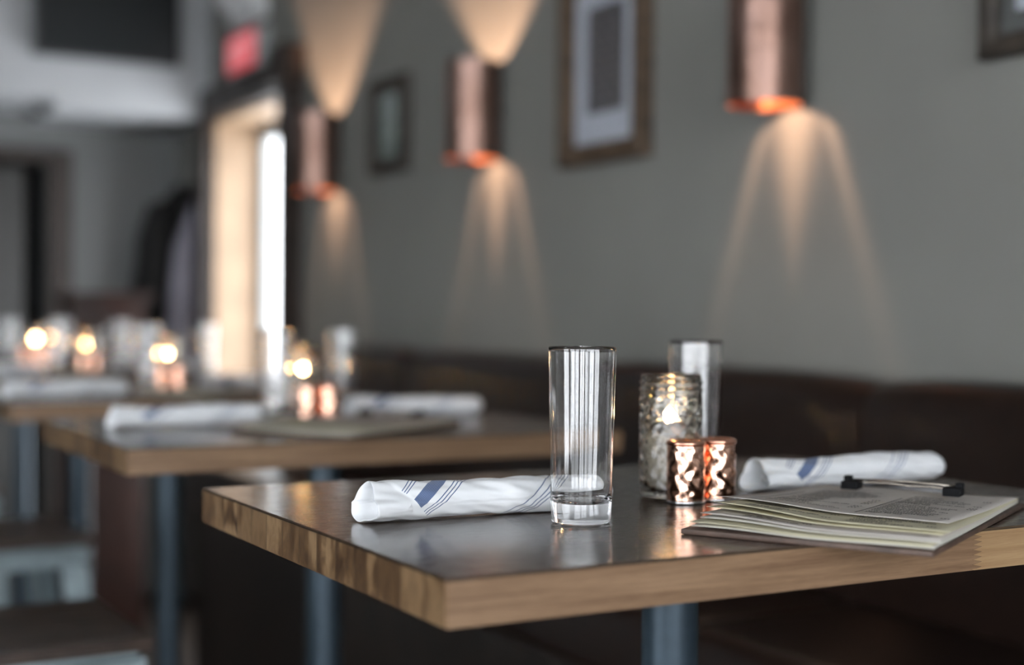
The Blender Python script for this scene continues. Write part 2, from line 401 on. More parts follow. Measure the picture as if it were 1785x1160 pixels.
# rear and side windows: frames, sills, panes
def window(n, axis, a, b, c, inward):
    w = tag(bpy.data.objects.new('window_%d' % n, None), None, None, kind='structure'); COL.objects.link(w)
    if axis == 'y': w.location = ((a+b)/2, c, WZ0)
    else: w.location = (c, (a+b)/2, WZ0); w.rotation_euler = (0, 0, -PI/2)
    hw = (b-a)/2; H = WZ1-WZ0; bm = bmesh.new(); f = .055
    for x0, x1, z0, z1 in ((-hw, -hw+f, 0, H), (hw-f, hw, 0, H), (-hw, hw, 0, f), (-hw, hw, H-f, H), (-.035, .035, f, H-f), (-hw, hw, H*.72, H*.72+.035)):
        box(bm, x0, x1, -.13, -.07, z0, z1)
    done('window_frame', bm, M['dark_wood'], w)
    boxo('window_sill', -hw-.03, hw+.03, -.06, .08, -.03, 0, M['dark_wood'], w, .004)
    boxo('window_pane', -hw+.02, hw-.02, -.102, -.098, .02, H-.02, M['pane'], w)
for k, (a, b) in enumerate(REAR_WIN): window(k+1, 'y', a, b, REAR_Y, 1)
for k, (a, b) in enumerate(LEFT_WIN): window(4+k, 'x', a, b, LEFT_X, 1)

# the glazed side door in its deep pine reveal
d1 = tag(bpy.data.objects.new('door_1', None), 'bright glazed side door in a deep pine reveal with dark brown casing', None, kind='structure'); COL.objects.link(d1); d1.location = (WALL_X, DOOR[0], 0)
dw = DOOR[1]-DOOR[0]; dh = DOOR[2]
bm = bmesh.new(); box(bm, 0.001, WT, 0, .012, 0, dh); box(bm, 0.001, WT, dw-.012, dw, 0, dh); box(bm, 0.001, WT, 0, dw, dh-.012, dh)
done('door_reveal', bm, M['jamb'], d1)
bm = bmesh.new(); box(bm, -.045, 0, -.14, 0, 0, dh); box(bm, -.045, 0, dw, dw+.10, 0, dh); box(bm, -.05, 0, -.14, dw+.10, dh, dh+.12)
box(bm, -.085, 0, -.165, 0.0, dh+.02, dh+.15)
done('door_casing', bm, M['trim_wood'], d1)
bm = bmesh.new()
for y0, y1, z0, z1 in ((.012, .075, 0, dh-.012), (dw-.055, dw-.012, 0, dh-.012), (.075, dw-.055, 0, .2), (.075, dw-.055, dh-.07, dh-.012)):
    box(bm, .19, .23, y0, y1, z0, z1)
lf1 = done('door_leaf', bm, M['white_plastic'], d1)
boxo('door_pane', .208, .212, .075, dw-.055, .2, dh-.07, M['pane'], lf1)
bm = bmesh.new(); tube(bm, [(.19, .05, 1.0), (.14, .05, 1.0), (.14, .05, .85), (.19, .05, .85)], .008); done('door_handle', bm, M['cup'], lf1, True)
# baseboard
bm = bmesh.new(); box(bm, WALL_X-.015, WALL_X, REAR_Y, DOOR[0]-.14, 0, .12)
struct(done('baseboard_right', bm, M['dark_wood']))

# ------------------------------------------------------------------ banquette along the wall
bq = thing('banquette', 'long dark brown leather banquette running along the wall under the copper lamps', 'banquette', (0, 0, 0))
B0, B1 = -.9, 4.45
boxo('base', 1.34, WALL_X-.004, B0, B1, 0, .62, M['dark_wood'], bq, .006)
n = 6; L = (B1-B0)/n
for k in range(n):
    y0 = B0+k*L
    boxo('seat_cushion', 1.30, 1.68, y0+.003, y0+L-.003, .62, .76, M['leather'], bq, .035, 4)
    bm = bmesh.new()
    ny, nz = 14, 14; g = []
    # upright back with a rolled, slightly padded top
    prof = [(1.655, .74), (1.648, .82), (1.645, .90), (1.648, .98), (1.652, 1.04), (1.652, 1.085), (1.662, 1.118), (1.688, 1.135), (1.72, 1.137), (1.75, 1.132), (1.775, 1.118), (1.784, 1.10), (1.784, .74)]
    for i in range(ny+1):
        u = i/ny; puff = .012*(1-abs(2*u-1)**6)-.012
        g.append([bm.verts.new((x-(puff if x < 1.69 else 0), y0+.002+u*(L-.004), z+(puff if z > 1.1 else 0))) for x, z in prof])
    for A, B in zip(g, g[1:]):
        for j in range(len(prof)): bm.faces.new((A[j], A[(j+1) % len(prof)], B[(j+1) % len(prof)], B[j]))
    bm.faces.new(g[0]); bm.faces.new(list(reversed(g[-1])))
    done('back_cushion', bm, M['leather'], bq, sharp=60)

# ------------------------------------------------------------------ tables
def make_table(label):
    t_ = thing('dining_table', label, 'table', group='wood topped pedestal tables in a row along the banquette')
    W_, L_, T = .794, .571, .036
    bm = bmesh.new(); vs, fs = box(bm, -W_/2, W_/2, -L_/2, L_/2, -T, 0)
    bmesh.ops.bevel(bm, geom=bm.edges[:], offset=.0016, segments=2, affect='EDGES')
    bm.normal_update()
    for f in bm.faces:
        n_ = f.normal
        f.material_index = 0 if abs(n_.z) > .75 else (1 if abs(n_.x) > abs(n_.y) else 2)
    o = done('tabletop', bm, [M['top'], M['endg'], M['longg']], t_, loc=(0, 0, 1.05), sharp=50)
    bm = bmesh.new(); lathe(bm, [(0, 1.004), (.0285, 1.004), (.0285, .02), (0, .02)], 48); done('post', bm, M['post'], t_, sharp=40)
    bm = bmesh.new(); box(bm, -.15, .15, -.15, .15, 1.004, 1.014); bmesh.ops.bevel(bm, geom=bm.edges[:], offset=.002, segments=1, affect='EDGES'); done('mounting_plate', bm, M['base'], t_)
    bm = bmesh.new(); lathe(bm, [(0, .03), (.05, .03), (.06, .022), (.22, .014), (.235, .008), (.235, 0), (0, 0)], 48); done('base_plate', bm, M['base'], t_, sharp=40)
    return t_
TABLES = [(.8425, 1.1705), (.879, 2.193), (.904, 3.20), (.904, 4.10), (.904, 4.98)]
names = ['nearest walnut topped pedestal table, in sharp focus, with the clear tumbler and clipboard on it',
         'second walnut topped pedestal table, just behind the nearest one',
         'third pedestal table along the banquette, its pale front edge level with the candle group',
         'fourth pedestal table along the banquette, between the third one and the last',
         'last pedestal table, farthest along, beside the bright glazed door']
T0 = make_table(names[0])
for k, (x, y) in enumerate(TABLES):
    place(T0 if k == 0 else copy_tree(T0), (x, y, 0), 0, names[k])

# ------------------------------------------------------------------ tumbler
ZT = 1.0503
def make_tumbler():
    bm = bmesh.new()
    H = .1565; ro0, ro1 = .0268, .0305
    def ro(z): return ro0+(ro1-ro0)*z/H
    prof = [(0, .0014), (.018, .0010), (.0235, 0), (.0252, .0004), (.0263, .0016), (.0268, .0035)]
    for z in (.02, .04, .06, .08, .10, .12, .14, .152, .1545): prof.append((ro(z), z))
    prof += [(ro(H)-.0001, H-.0010), (ro(H)-.0006, H-.0001), (ro(H)-.0011, H-.0004), (ro(H)-.0014, H-.0014)]
    for z in (.1545, .152, .14, .12, .10, .08, .06, .04, .028): prof.append((ro(z)-.0016-.0006*(1-z/H), z))
    prof += [(ro(.02)-.0032, .0215), (.0215, .0188), (.017, .0180), (.008, .0172), (0, .0170)]
    lathe(bm, prof, 96)
    return done('tumbler', bm, M['glass'], smooth=True)
TG = 'tall straight water tumblers on the tables'
tum = make_tumbler()
tumblers = [((.674, 1.073), 'tall clear empty tumbler in sharp focus at the middle of the nearest table'),
            ((.978, 1.314), 'tall tumbler standing behind the candle jar on the nearest table'),
            ((.805, 2.225), 'tall tumbler in front of the candle jar on the second table, by the napkin'),
            ((1.010, 2.437), 'tall tumbler behind the copper shakers on the second table, against dark banquette'),
            ((.84, 3.16), 'tumbler standing just behind the napkin end on the third table'),
            ((1.04, 3.38), 'tumbler at the back of the third table, next to the bright door reveal'),
            ((.830, 4.05), 'tumbler on the fourth table to the left of its candle'),
            ((1.040, 4.24), 'tumbler on the fourth table to the right of its candle'),
            ((.845, 4.91), 'leftmost tumbler, on the last table at the edge of the photo'),
            ((1.050, 5.08), 'tumbler on the last table, just right of its candle')]
for k, ((x, y), lb) in enumerate(tumblers):
    o = tum if k == 0 else tum.copy()
    if k: COL.objects.link(o)
    o.location = (x, y, ZT); o.rotation_euler = (0, 0, .7*k); tag(o, lb, 'glass', TG)

# ------------------------------------------------------------------ quilted candle jar, salt bed, tealight
def make_jar():
    root = thing('candle_jar', '', 'jar', group='quilted glass candle jars on the tables')
    bm = bmesh.new(); R = .0318; segs = 120
    prof = [(0, .003), (.020, .002), (.026, 0), (.0295, .0008), (.0312, .004)]
    nb = len(prof); zs = [.008+.0012*i for i in range(80)]
    for z in zs: prof.append((R, z))
    ne = len(prof)
    for r_, z in ((.0312, .1045), (.0308, .1065), (.0325, .1085), (.0330, .1095), (.0325, .1105), (.0308, .1125), (.0308, .1145), (.0325, .1160), (.0328, .1168), (.0320, .1180), (.0308, .1192), (.0308, .1225), (.0304, .1242), (.0294, .125), (.0284, .1243), (.0280, .123)): prof.append((r_, z))
    for z in (.10, .08, .06, .04, .02, .010): prof.append((.0284, z))
    prof += [(.026, .0065), (.020, .006), (0, .006)]
    def fn(a, i, r, z):
        if nb <= i < ne:
            n_ = 11; hz = .0105
            p = abs(math.sin(n_*a/2+PI*z/(2*hz))); q = abs(math.sin(n_*a/2-PI*z/(2*hz)))
            d = min(p, q); env = min(1, (z-.008)/.006, (.1018-z)/.006)
            return r+(.0016*(d**.6)-.0009)*max(0, env), z
        return r, z
    lathe(bm, prof, segs, fn=fn)
    done('glass_body', bm, M['jar'], root, smooth=True)
    return root
def make_salt():
    bm = bmesh.new()
    def fn(a, i, r, z): return r, z+(.0012*math.sin(3*a+i) if 3 <= i <= 6 else 0)
    lathe(bm, [(0, .0065), (.019, .0068), (.0272, .012), (.0276, .060), (.024, .0625), (.014, .063), (.006, .0625), (0, .0625)], 48, fn=fn)
    o = done('salt_bed', bm, M['salt'], smooth=True); return o
def make_tealight():
    root = thing('tealight', '', 'candle', group='lit tealights glowing inside the jars')
    bm = bmesh.new(); lathe(bm, [(0, 0), (.0178, 0), (.0182, .001), (.0185, .0125), (.0189, .0128), (.0186, .0132), (.0180, .0128), (.0176, .0015), (0, .0015)], 40); done('metal_cup', bm, M['cup'], root, smooth=True)
    bm = bmesh.new(); lathe(bm, [(0, .0016), (.0174, .0016), (.0174, .0105), (.012, .0100), (0, .0098)], 32); done('wax', bm, M['wax'], root, smooth=True)
    bm = bmesh.new(); tube(bm, [(0, 0, .0095), (.0002, .0002, .013), (.0012, .0003, .0165)], .0007, 8); done('wick', bm, M['wick'], root)
    bm = bmesh.new(); lathe(bm, [(0, .0130), (.0018, .0138), (.0034, .0158), (.0041, .0182), (.0038, .0208), (.0027, .0235), (.0012, .0262), (0, .0275)], 20); done('flame', bm, M['flame'], root, smooth=True)
    return root
jar, salt, tea = make_jar(), make_salt(), make_tealight()
jars = [((.853, 1.187), 'on the nearest table behind the copper shakers'), ((.920, 2.41), 'on the second table beside the tall tumbler'),
        ((.925, 3.293), 'on the third table, left of the bright door'), ((.945, 4.22), 'on the fourth table'), ((.965, 5.08), 'on the last table, leftmost of all')]
for k, ((x, y), w_) in enumerate(jars):
    a = jar if k == 0 else copy_tree(jar); place(a, (x, y, ZT), .3+k, 'quilted glass candle jar '+w_)
    b = salt if k == 0 else salt.copy()
    if k: COL.objects.link(b)
    b.location = (x, y, ZT); tag(b, 'grey white salt filling the lower half of the jar '+w_, 'salt', 'salt beds inside the candle jars', 'stuff')
    c = tea if k == 0 else copy_tree(tea); place(c, (x, y, ZT+.0640), k, 'lit tealight burning inside the quilted jar '+w_)

# ------------------------------------------------------------------ hammered copper shakers
def make_shaker():
    root = thing('copper_shaker', '', 'shaker', group='hammered copper salt and pepper shakers')
    bm = bmesh.new(); R = .0190; N = 56
    prof = [(0, .003), (.0185, .003), (R, .0036)]; n0 = len(prof)
    for i in range(N): prof.append((R-.0003, .0045+.0505*i/(N-1)))
    n1 = len(prof); prof += [(R, .0565), (.0186, .0572), (0, .0572)]
    def fn(a, i, r, z):
        if n0 <= i < n1:
            zz = z-.0045; env = min(1, zz/.004, (.0555-z)/.004)
            aw = a+.06*math.sin(zz*260+2*a)
            return r-.00048*max(0, env)*(math.cos(8*aw)*math.cos(2*PI*zz/.0205+.6*math.sin(2*a))+.22*math.sin(5*a+zz*430)-.2), z
        return r, z
    lathe(bm, prof, 130, fn=fn); done('body', bm, M['copper'], root, smooth=True)
    bm = bmesh.new(); lathe(bm, [(0, .0573), (.0188, .0573), (.0196, .0580), (.0198, .0595), (.0192, .0612), (.0176, .0620), (.0160, .0617), (.0150, .0606), (0, .0600)], 64); lid = done('lid', bm, M['copper_rim'], root, smooth=True)
    bm = bmesh.new()
    for k in range(5):
        a = 2*PI*k/5; lathe(bm, [(0, .0603), (.0009, .0603), (.0009, .0600), (0, .0600)], 10, .006*math.cos(a), .006*math.sin(a))
    done('pour_holes', bm, M['wick'], lid)
    bm = bmesh.new(); lathe(bm, [(0, 0), (.0186, 0), (.0193, .0008), (.0193, .0024), (.0186, .0031), (0, .0031)], 64); done('foot_ring', bm, M['cup'], root, smooth=True)
    return root
shk = make_shaker()
shakers = [((.838, 1.140), 'left and nearer of the two hammered copper shakers on the nearest table'),
           ((.8795, 1.1445), 'right of the two hammered copper shakers on the nearest table'),
           ((.875, 2.265), 'left hammered copper shaker below the candle jar on the second table'),
           ((.915, 2.268), 'right hammered copper shaker below the candle jar on the second table'),
           ((.875, 3.165), 'left copper shaker in front of the candle jar on the third table'),
           ((.917, 3.178), 'right copper shaker in front of the candle jar on the third table'),
           ((.905, 4.08), 'left copper shaker on the fourth table beside its candle'),
           ((.945, 4.095), 'right copper shaker on the fourth table beside its candle'),
           ((.905, 4.95), 'left copper shaker on the last table'),
           ((.950, 4.945), 'right copper shaker on the last table')]
for k, ((x, y), lb) in enumerate(shakers):
    place(shk if k == 0 else copy_tree(shk), (x, y, ZT), .35*k, lb)

# ------------------------------------------------------------------ rolled napkins
def make_napkin(seed):
    """roll along +x from 0 to LEN, resting on z=0, front side faces -y"""
    rg = random.Random(seed); bm = bmesh.new(); uvl = bm.loops.layers.uv.new('cloth')
    LEN = .262; NU, NV = 150, 72; R0 = .0172
    ph = [rg.uniform(0, 6.28) for _ in range(8)]
    def shape(u, th):
        # th 0 = facing -y, increasing upwards; returns point
        x = u*LEN
        w_ = R0*(th if th < PI else th-2*PI)           # metres round the roll, 0 at front
        s0 = max(0, 1-u/.22); r = R0*(1+.13*s0*1.25*math.cos(3*(th-.62*PI))+.06*math.sin(2*PI*u*1.3+ph[0])+.03*math.sin(2*th+ph[1]+4*u))
        flap = x+.87*w_-.043                            # slanting flap edge, doubled cloth to its right
        if th < PI: r += .0013/(1+math.exp(-max(-60, min(60, flap*2600))))
        fl2 = (x-1.2*w_)-.161                          # second edge hugging the late stripes
        if th < PI: r -= .0008/(1+math.exp(-max(-60, min(60, fl2*2200))))
        r += .0006*math.sin(9*th+30*u+ph[2])*math.sin(7*u*PI+ph[3])+.0005*math.sin(38*u+3*th+ph[4])
        e = max(0, (u-.93)/.07); r *= (1-.42*e**3)
        s = max(0, 1-u/.16)
        zc = R0*.93+.0009*math.sin(5*u+ph[5])
        ry, rz = r*(1.14+.08*s), r*(.92-.05*s)
        X = x
        if u < .35:                                     # mouth of the roll: slanting, back lip longer
            X = x-((.35-u)/.35)**2*(.007*max(0, math.cos(th-1.14*PI))**1.4-.003*max(0, math.sin(th))+.0012*math.sin(3*th+ph[6]))
        y = -ry*math.cos(th); z = zc+rz*math.sin(th)
        if s > 0: z += .0035*s*math.cos(th*3+1.0)*(.6 if math.sin(th) > 0 else 0)
        if z < .0006: z = .0006+.0002*math.sin(40*u)
        return X, y+.0015*math.sin(6*u+ph[7]), z, x, w_
    rings = []
    for i in range(NU+1):
        row = []
        for j in range(NV):
            th = 2*PI*j/NV; X, y, z, ux, uw = shape(i/NU, th); row.append((bm.verts.new((X, y, z)), ux, uw))
        rings.append(row)
    def quad(a, b, c, d, seam=False):
        f = bm.faces.new((a[0], b[0], c[0], d[0]))
        for lp, q in zip(f.loops, (a, b, c, d)): lp[uvl].uv = (q[1], q[2])
    for A, B in zip(rings, rings[1:]):
        for j in range(NV): quad(A[j], B[j], B[(j+1) % NV], A[(j+1) % NV])
    # turned-in mouth: several nested folds
    def inward(base, steps, cx):
        prev = base
        for k, (sc, dx, fold) in enumerate(steps):
            row = []
            for j in range(NV):
                th = 2*PI*j/NV; v = base[j][0].co
                c = Vector((v.x, cx[1], cx[2])); f_ = sc*(1+fold*math.sin(4*th+k*1.7+ph[2])+fold*.6*math.sin(7*th+ph[3]))
                p = c+(v-c)*f_; row.append((bm.verts.new((v.x+dx, p.y, max(p.z, .0008))), .11+dx, (base[j][2])*.4))
            for j in range(NV): quad(prev[j], prev[(j+1) % NV], row[(j+1) % NV], row[j])
            prev = row
        f = bm.faces.new([q[0] for q in prev])
        for lp in f.loops: lp[uvl].uv = (.1, 0)
    inward(rings[0], [(.97, -.0005, 0), (.92, .0002, 0), (.90, .010, .01), (.84, .036, .02), (.62, .040, .05), (.56, .024, .08), (.50, .021, .12), (.40, .026, .16), (.34, .042, .16), (.12, .048, .1)], (0, 0, R0))
    inward(rings[-1], [(.92, .0012, 0), (.8, .0015, .01), (.6, .0008, .02), (.45, -.003, .05), (.25, -.006, .05)], (0, 0, R0))
    me = bpy.data.meshes.new('rolled_napkin'); bmesh.ops.recalc_face_normals(bm, faces=bm.faces[:]); bm.to_mesh(me); bm.free()
    return link('rolled_napkin', me, M['napkin'], smooth=True)
NG = 'white napkins rolled up with blue stripes'
nap_a, nap_b = make_napkin(3), make_napkin(11)
naps = [((.500, 1.151), .0, 'white rolled napkin with blue stripes left of the tumbler in focus', 0),
        ((.956, 1.178), -.01, 'white rolled napkin lying behind the clipboard on the nearest table', 1),
        ((.545, 2.245), .02, 'rolled striped napkin at the left end of the second table', 1),
        ((.985, 2.345), -.10, 'rolled striped napkin at the banquette end of the second table', 0),
        ((.535, 3.12), .11, 'rolled striped napkin at the left end of the third table', 1),
        ((1.01, 3.30), .03, 'rolled striped napkin at the banquette end of the third table', 0),
        ((.545, 4.09), .08, 'rolled striped napkin at the left end of the fourth table', 1),
        ((1.01, 4.20), .03, 'rolled striped napkin at the banquette end of the fourth table', 0)]
for k, ((x, y), rz, lb, w_) in enumerate(naps):
    src = (nap_a, nap_b)[w_]
    o = src if k < 2 else src.copy()
    if k >= 2: COL.objects.link(o)
    o.location = (x, y, ZT); o.rotation_euler = (0, 0, rz); tag(o, lb, 'napkin', NG)
    if k == 0: o.scale = (.955, 1, 1)

# ------------------------------------------------------------------ clipboard with menus
def make_clipboard():
    """origin = near-left corner of the board; +y runs to the clip end, +x to the right"""
    root = thing('menu_clipboard', '', 'clipboard', group='brown clipboards holding paper menus')
    BW, BL, BT = .212, .345, .0045
    boxo('board', 0, BW, 0, BL, 0, BT, M['board'], root, .0012)
    PW = .204
    def sheet(name, mat, y0, y1, z0, lift, skew, curl, x0=.004, zcor=0):
        bm = bmesh.new(); nx, ny = 16, 28; g = []
        def hz(s, tt):
            # tt 0 at near edge .. 1 at the clip
            e = 1-tt
            return z0+lift*e**1.7*(.75+.25*math.cos(PI*s))+curl*max(0, e-.55)**2*4*math.sin(PI*s*1.2+.6)+zcor*max(0, 1-s*2.2)*e**3+.0006*math.sin(9*s+5*tt)
        for i in range(nx+1):
            row = []
            for j in range(ny+1):
                s, tt = i/nx, j/ny
                row.append(bm.verts.new((x0+s*PW+skew*(1-tt), y0+(y1-y0)*tt-.006*math.sin(PI*s)*(1-tt), hz(s, tt))))
            g.append(row)
        for i in range(nx):
            for j in range(ny): bm.faces.new((g[i][j], g[i+1][j], g[i+1][j+1], g[i][j+1]))
        o = done(name, bm, mat, root, smooth=True)
        m_ = o.modifiers.new('thickness', 'SOLIDIFY'); m_.thickness = .00025; m_.offset = -1
        return o, (lambda X, Y: hz(min(1, max(0, (X-x0)/PW)), min(1, max(0, (Y-y0)/(y1-y0))))), (y0, y1)
    z = BT+.0006
    spec = [('menu_sheet', 'paper3', .008, .336, .0012, .002), ('menu_sheet', 'paper2', .011, .337, .0022, -.001), ('menu_sheet', 'paper3', .025, .336, .0032, .003),
            ('menu_sheet', 'paper', .030, .337, .0045, .001), ('menu_sheet', 'paper2', .050, .336, .0058, -.002), ('menu_sheet', 'paper2', .057, .337, .0078, .002)]
    hs = []
    for k, (n_, m_, y0, y1, lift, sk) in enumerate(spec):
        hs.append(sheet(n_, M[m_], y0, y1, z+k*.0007, lift, sk, .0006, zcor=.001*k))
    top, hz, (ty0, ty1) = sheet('menu_sheet', M['paper'], .098, .339, z+.0046, .0090, -.009, .0010, zcor=.002)
    top['label'] = 'topmost menu page with small printed columns'
    # printing: small dark strokes grouped as words, lying just on the paper
    def stroke(bm, x, y, w_, h, f):
        for (xa, ya, xb, yb) in ((x, y, x+w_, y+h),):
            vs = [bm.verts.new((px, py, f(px, py)+.00045)) for px, py in ((xa, ya), (xb, ya), (xb, yb), (xa, yb))]
            bm.faces.new(vs)
    rg = random.Random(5)
    def printing(f, ya, yb, parent, cols, step=.0056):
        bm = bmesh.new()
        for (xa, xb) in cols:
            y = yb
            while y > ya:
                kind = rg.random()
                x = xa; end = xa+(xb-xa)*(rg.uniform(.55, .80) if kind > .25 else .35)
                hgt = .0062 if kind < .25 else .0046
                while x < end:
                    wl_ = rg.uniform(.003, .011); xx = x
                    while xx < x+wl_:
                        cw = .0022*rg.uniform(.7, 1.2); stroke(bm, xx, y, cw*.72, hgt*rg.uniform(.6, 1), f); xx += cw
                    x += wl_+.0022
                if kind < .25:
                    for q in range(3): stroke(bm, xb-.009+q*.003, y, .0018, .0035, f)
                y -= step*(1.5 if kind < .12 else 1)
        done('menu_print', bm, M['ink'], parent)
    printing(hz, ty0+.012, ty1-.062, top, [(.030, .108), (.122, .196)], .0088)
    for xx in (.020, .117):
        bm = bmesh.new()
        for q in range(26):
            ya = ty0+.006+q*.0062
            if q < 24: stroke(bm, xx, ya, .0013, .0062, hz)
        bmesh.ops.remove_doubles(bm, verts=bm.verts[:], dist=1e-5); done('column_rule', bm, M['ink'], top)
    sh, f5, _ = hs[5]; printing(f5, .056, .104, sh, [(.030, .108), (.122, .196)], .010)
    sh, f4, _ = hs[3]; printing(f4, .033, .044, sh, [(.040, .10)], .006)
    # wire clip with two black rubber feet

    bm = bmesh.new()
    zt = z+.0125; yC = .287
    tube(bm, [(.060, yC, zt+.002), (.075, yC+.004, zt+.003), (.095, yC+.001, zt+.0035), (.115, yC-.003, zt+.003), (.135, yC+.001, zt+.003), (.150, yC+.002, zt+.002), (.156, yC, zt+.002)], .0011, 8)
    tube(bm, [(.056, yC+.010, zt+.004), (.11, yC+.011, zt+.0055), (.158, yC+.010, zt+.004)], .0011, 8)
    c = done('wire_clip', bm, M['wire'], root, True)
    for x in (.050, .150):
        boxo('clip_foot', x-.002, x+.015, yC-.007, yC+.013, zt-.0045, zt+.0035, M['rubber'], c, .0015)
        boxo('clip_foot', x+(.008 if x > .1 else -.002), x+(.015 if x > .1 else .005), yC+.003, yC+.013, zt+.0032, zt+.008, M['rubber'], c, .001)
    return root
clip = make_clipboard()

clips = [((.714, .978), -1.050, 'brown clipboard of paper menus hanging over the front edge of the nearest table'),
         ((.679, 2.079), -.977, 'clipboard of paper menus lying on the second table'),
         ((.75, 3.02), -.985, 'clipboard of paper menus lying on the third table'),
         ((.75, 3.92), -.985, 'clipboard of paper menus lying on the fourth table')]
for k, ((x, y), rz, lb) in enumerate(clips):
    place(clip if k == 0 else copy_tree(clip), (x, y, ZT), rz, lb)

# ------------------------------------------------------------------ stools with splayed metal legs
def make_stool():
    root = thing('metal_stool', '', 'stool', group='galvanised metal stools with wooden seats')
    bm = bmesh.new(); n_ = 5; w_ = .33/n_
    for k in range(n_): box(bm, -.165, .165, -.165+k*w_+.0008, -.165+(k+1)*w_-.0008, .745, .765)
    bmesh.ops.bevel(bm, geom=bm.edges[:], offset=.003, segments=2, affect='EDGES'); done('seat', bm, M['seat_wood'], root)
    bm = bmesh.new(); box(bm, -.158, .158, -.158, .158, .70, .7445); bmesh.ops.bevel(bm, geom=bm.edges[:], offset=.012, segments=3, affect='EDGES'); done('apron', bm, M['galv'], root, sharp=40)
    for sx, sy in ((-1, -1), (1, -1), (1, 1), (-1, 1)):
        bm = bmesh.new(); a = .140; b = .215
        tp = [(a, .028), (b, .016)]
        vs = []
        for (r_, hw), z in zip(tp, (.702, .0)):
            for dx, dy in ((0, 0), (hw*2, 0), (hw*2, .006), (.006, .006), (.006, hw*2), (0, hw*2)):
                vs.append(bm.verts.new((sx*(r_+.012-dx), sy*(r_+.012-dy), z)))
        for i in range(6): bm.faces.new((vs[i], vs[(i+1) % 6], vs[6+(i+1) % 6], vs[6+i]))
        bm.faces.new(vs[:6]); bm.faces.new(vs[6:][::-1])
        done('leg', bm, M['galv'], root)
    bm = bmesh.new(); q = .185
    for (a, b) in (((-q, -q), (q, -q)), ((q, -q), (q, q)), ((q, q), (-q, q)), ((-q, q), (-q, -q))): tube(bm, [(a[0], a[1], .27), (b[0], b[1], .27)], .009, 10)
    done('foot_rail', bm, M['galv'], root, True)
    return root
stool = make_stool()
stools = [((.385, 2.19), .02, 'nearest metal stool with a dark plank seat, drawn up to the second table'),
          ((.52, 3.16), .06, 'galvanised stool with dark wooden seat at the third table'),
          ((.50, 4.08), .0, 'metal stool at the fourth table, mostly hidden')]
for k, ((x, y), rz, lb) in enumerate(stools):
    place(stool if k == 0 else copy_tree(stool), (x, y, 0), rz, lb)

# ------------------------------------------------------------------ copper wall lamps
def lamp_light(name, parent, z, watts, down):
    l = bpy.data.lights.new(name, 'POINT'); l.shadow_soft_size = .006; l.energy = watts; l.color = (1, .60, .38); l.use_nodes = True
    nt = l.node_tree; em = nt.nodes['Emission']
    def mth(op, a, b=None, clamp=False):
        x = nt.nodes.new('ShaderNodeMath'); x.operation = op; x.use_clamp = clamp
        for i, v in enumerate((a, b)):
            if isinstance(v, bpy.types.NodeSocket): nt.links.new(v, x.inputs[i])
            elif v is not None: x.inputs[i].default_value = v
        return x.outputs[0]
    g = nt.nodes.new('ShaderNodeNewGeometry'); s = nt.nodes.new('ShaderNodeSeparateXYZ'); nt.links.new(g.outputs['Incoming'], s.inputs[0])
    ax, ay, az = [mth('ABSOLUTE', s.outputs[i]) for i in range(3)]
    az = mth('MAXIMUM', az, .02); axm = mth('MAXIMUM', ax, .005)
    tanp = mth('DIVIDE', mth('SQRT', mth('ADD', mth('MULTIPLY', ax, ax), mth('MULTIPLY', ay, ay))), az)
    # candela distribution written in terms of the spot each ray strikes on a wall DL away
    DL = .073
    h = mth('DIVIDE', DL, mth('DIVIDE', axm, az)); y = mth('MULTIPLY', mth('DIVIDE', ay, axm), DL)
    dd = mth('SQRT', mth('ADD', mth('ADD', mth('MULTIPLY', h, h), mth('MULTIPLY', y, y)), DL*DL)); d3 = mth('MINIMUM', mth('MULTIPLY', mth('MULTIPLY', dd, dd), mth('MULTIPLY', dd, 1/DL)), 4.0)
    def gauss(v, w):
        q = mth('DIVIDE', v, w); return mth('POWER', 2.718, mth('MULTIPLY', mth('MULTIPLY', q, q), -1.0))
    if down:
        q = mth('SUBTRACT', h, .045)
        cw = mth('MAXIMUM', mth('SUBTRACT', .066, mth('MULTIPLY', q, .15)), .008)
        core = mth('MULTIPLY', gauss(y, cw), mth('MULTIPLY', mth('POWER', 2.718, mth('MULTIPLY', mth('MAXIMUM', q, 0), -4.0)), mth('SUBTRACT', 1, mth('MULTIPLY', q, 2.7), True)))
        rp = mth('SUBTRACT', y, mth('ADD', .082, mth('MULTIPLY', q, .39)))
        rw = mth('ADD', .016, mth('MULTIPLY', q, .04))
        rim = mth('MULTIPLY', gauss(rp, rw), mth('POWER', 2.718, mth('MULTIPLY', mth('MAXIMUM', q, 0), -7.5)))
        inside = mth('MULTIPLY', mth('MULTIPLY', mth('SUBTRACT', .5, mth('MULTIPLY', rp, 30), True), .10), mth('POWER', 2.718, mth('MULTIPLY', q, -5.5)))
        st = mth('MULTIPLY', mth('ADD', mth('ADD', core, mth('MULTIPLY', rim, .46)), inside), d3)
    else:
        q = mth('SUBTRACT', h, .055)
        ed = mth('SUBTRACT', 1.15, mth('DIVIDE', y, mth('ADD', .075, mth('MULTIPLY', mth('MAXIMUM', q, 0), .95))), True)
        ed = mth('MINIMUM', mth('MULTIPLY', ed, 2.2), 1)
        st = mth('MULTIPLY', mth('MULTIPLY', mth('MULTIPLY', ed, mth('POWER', 2.718, mth('MULTIPLY', mth('MAXIMUM', q, 0), -5.5))), 1.0), d3)
    nt.links.new(st, em.inputs['Strength'])
    o = bpy.data.objects.new(name, l); COL.objects.link(o); o.parent = parent; o.location = (0, 0, z); return o
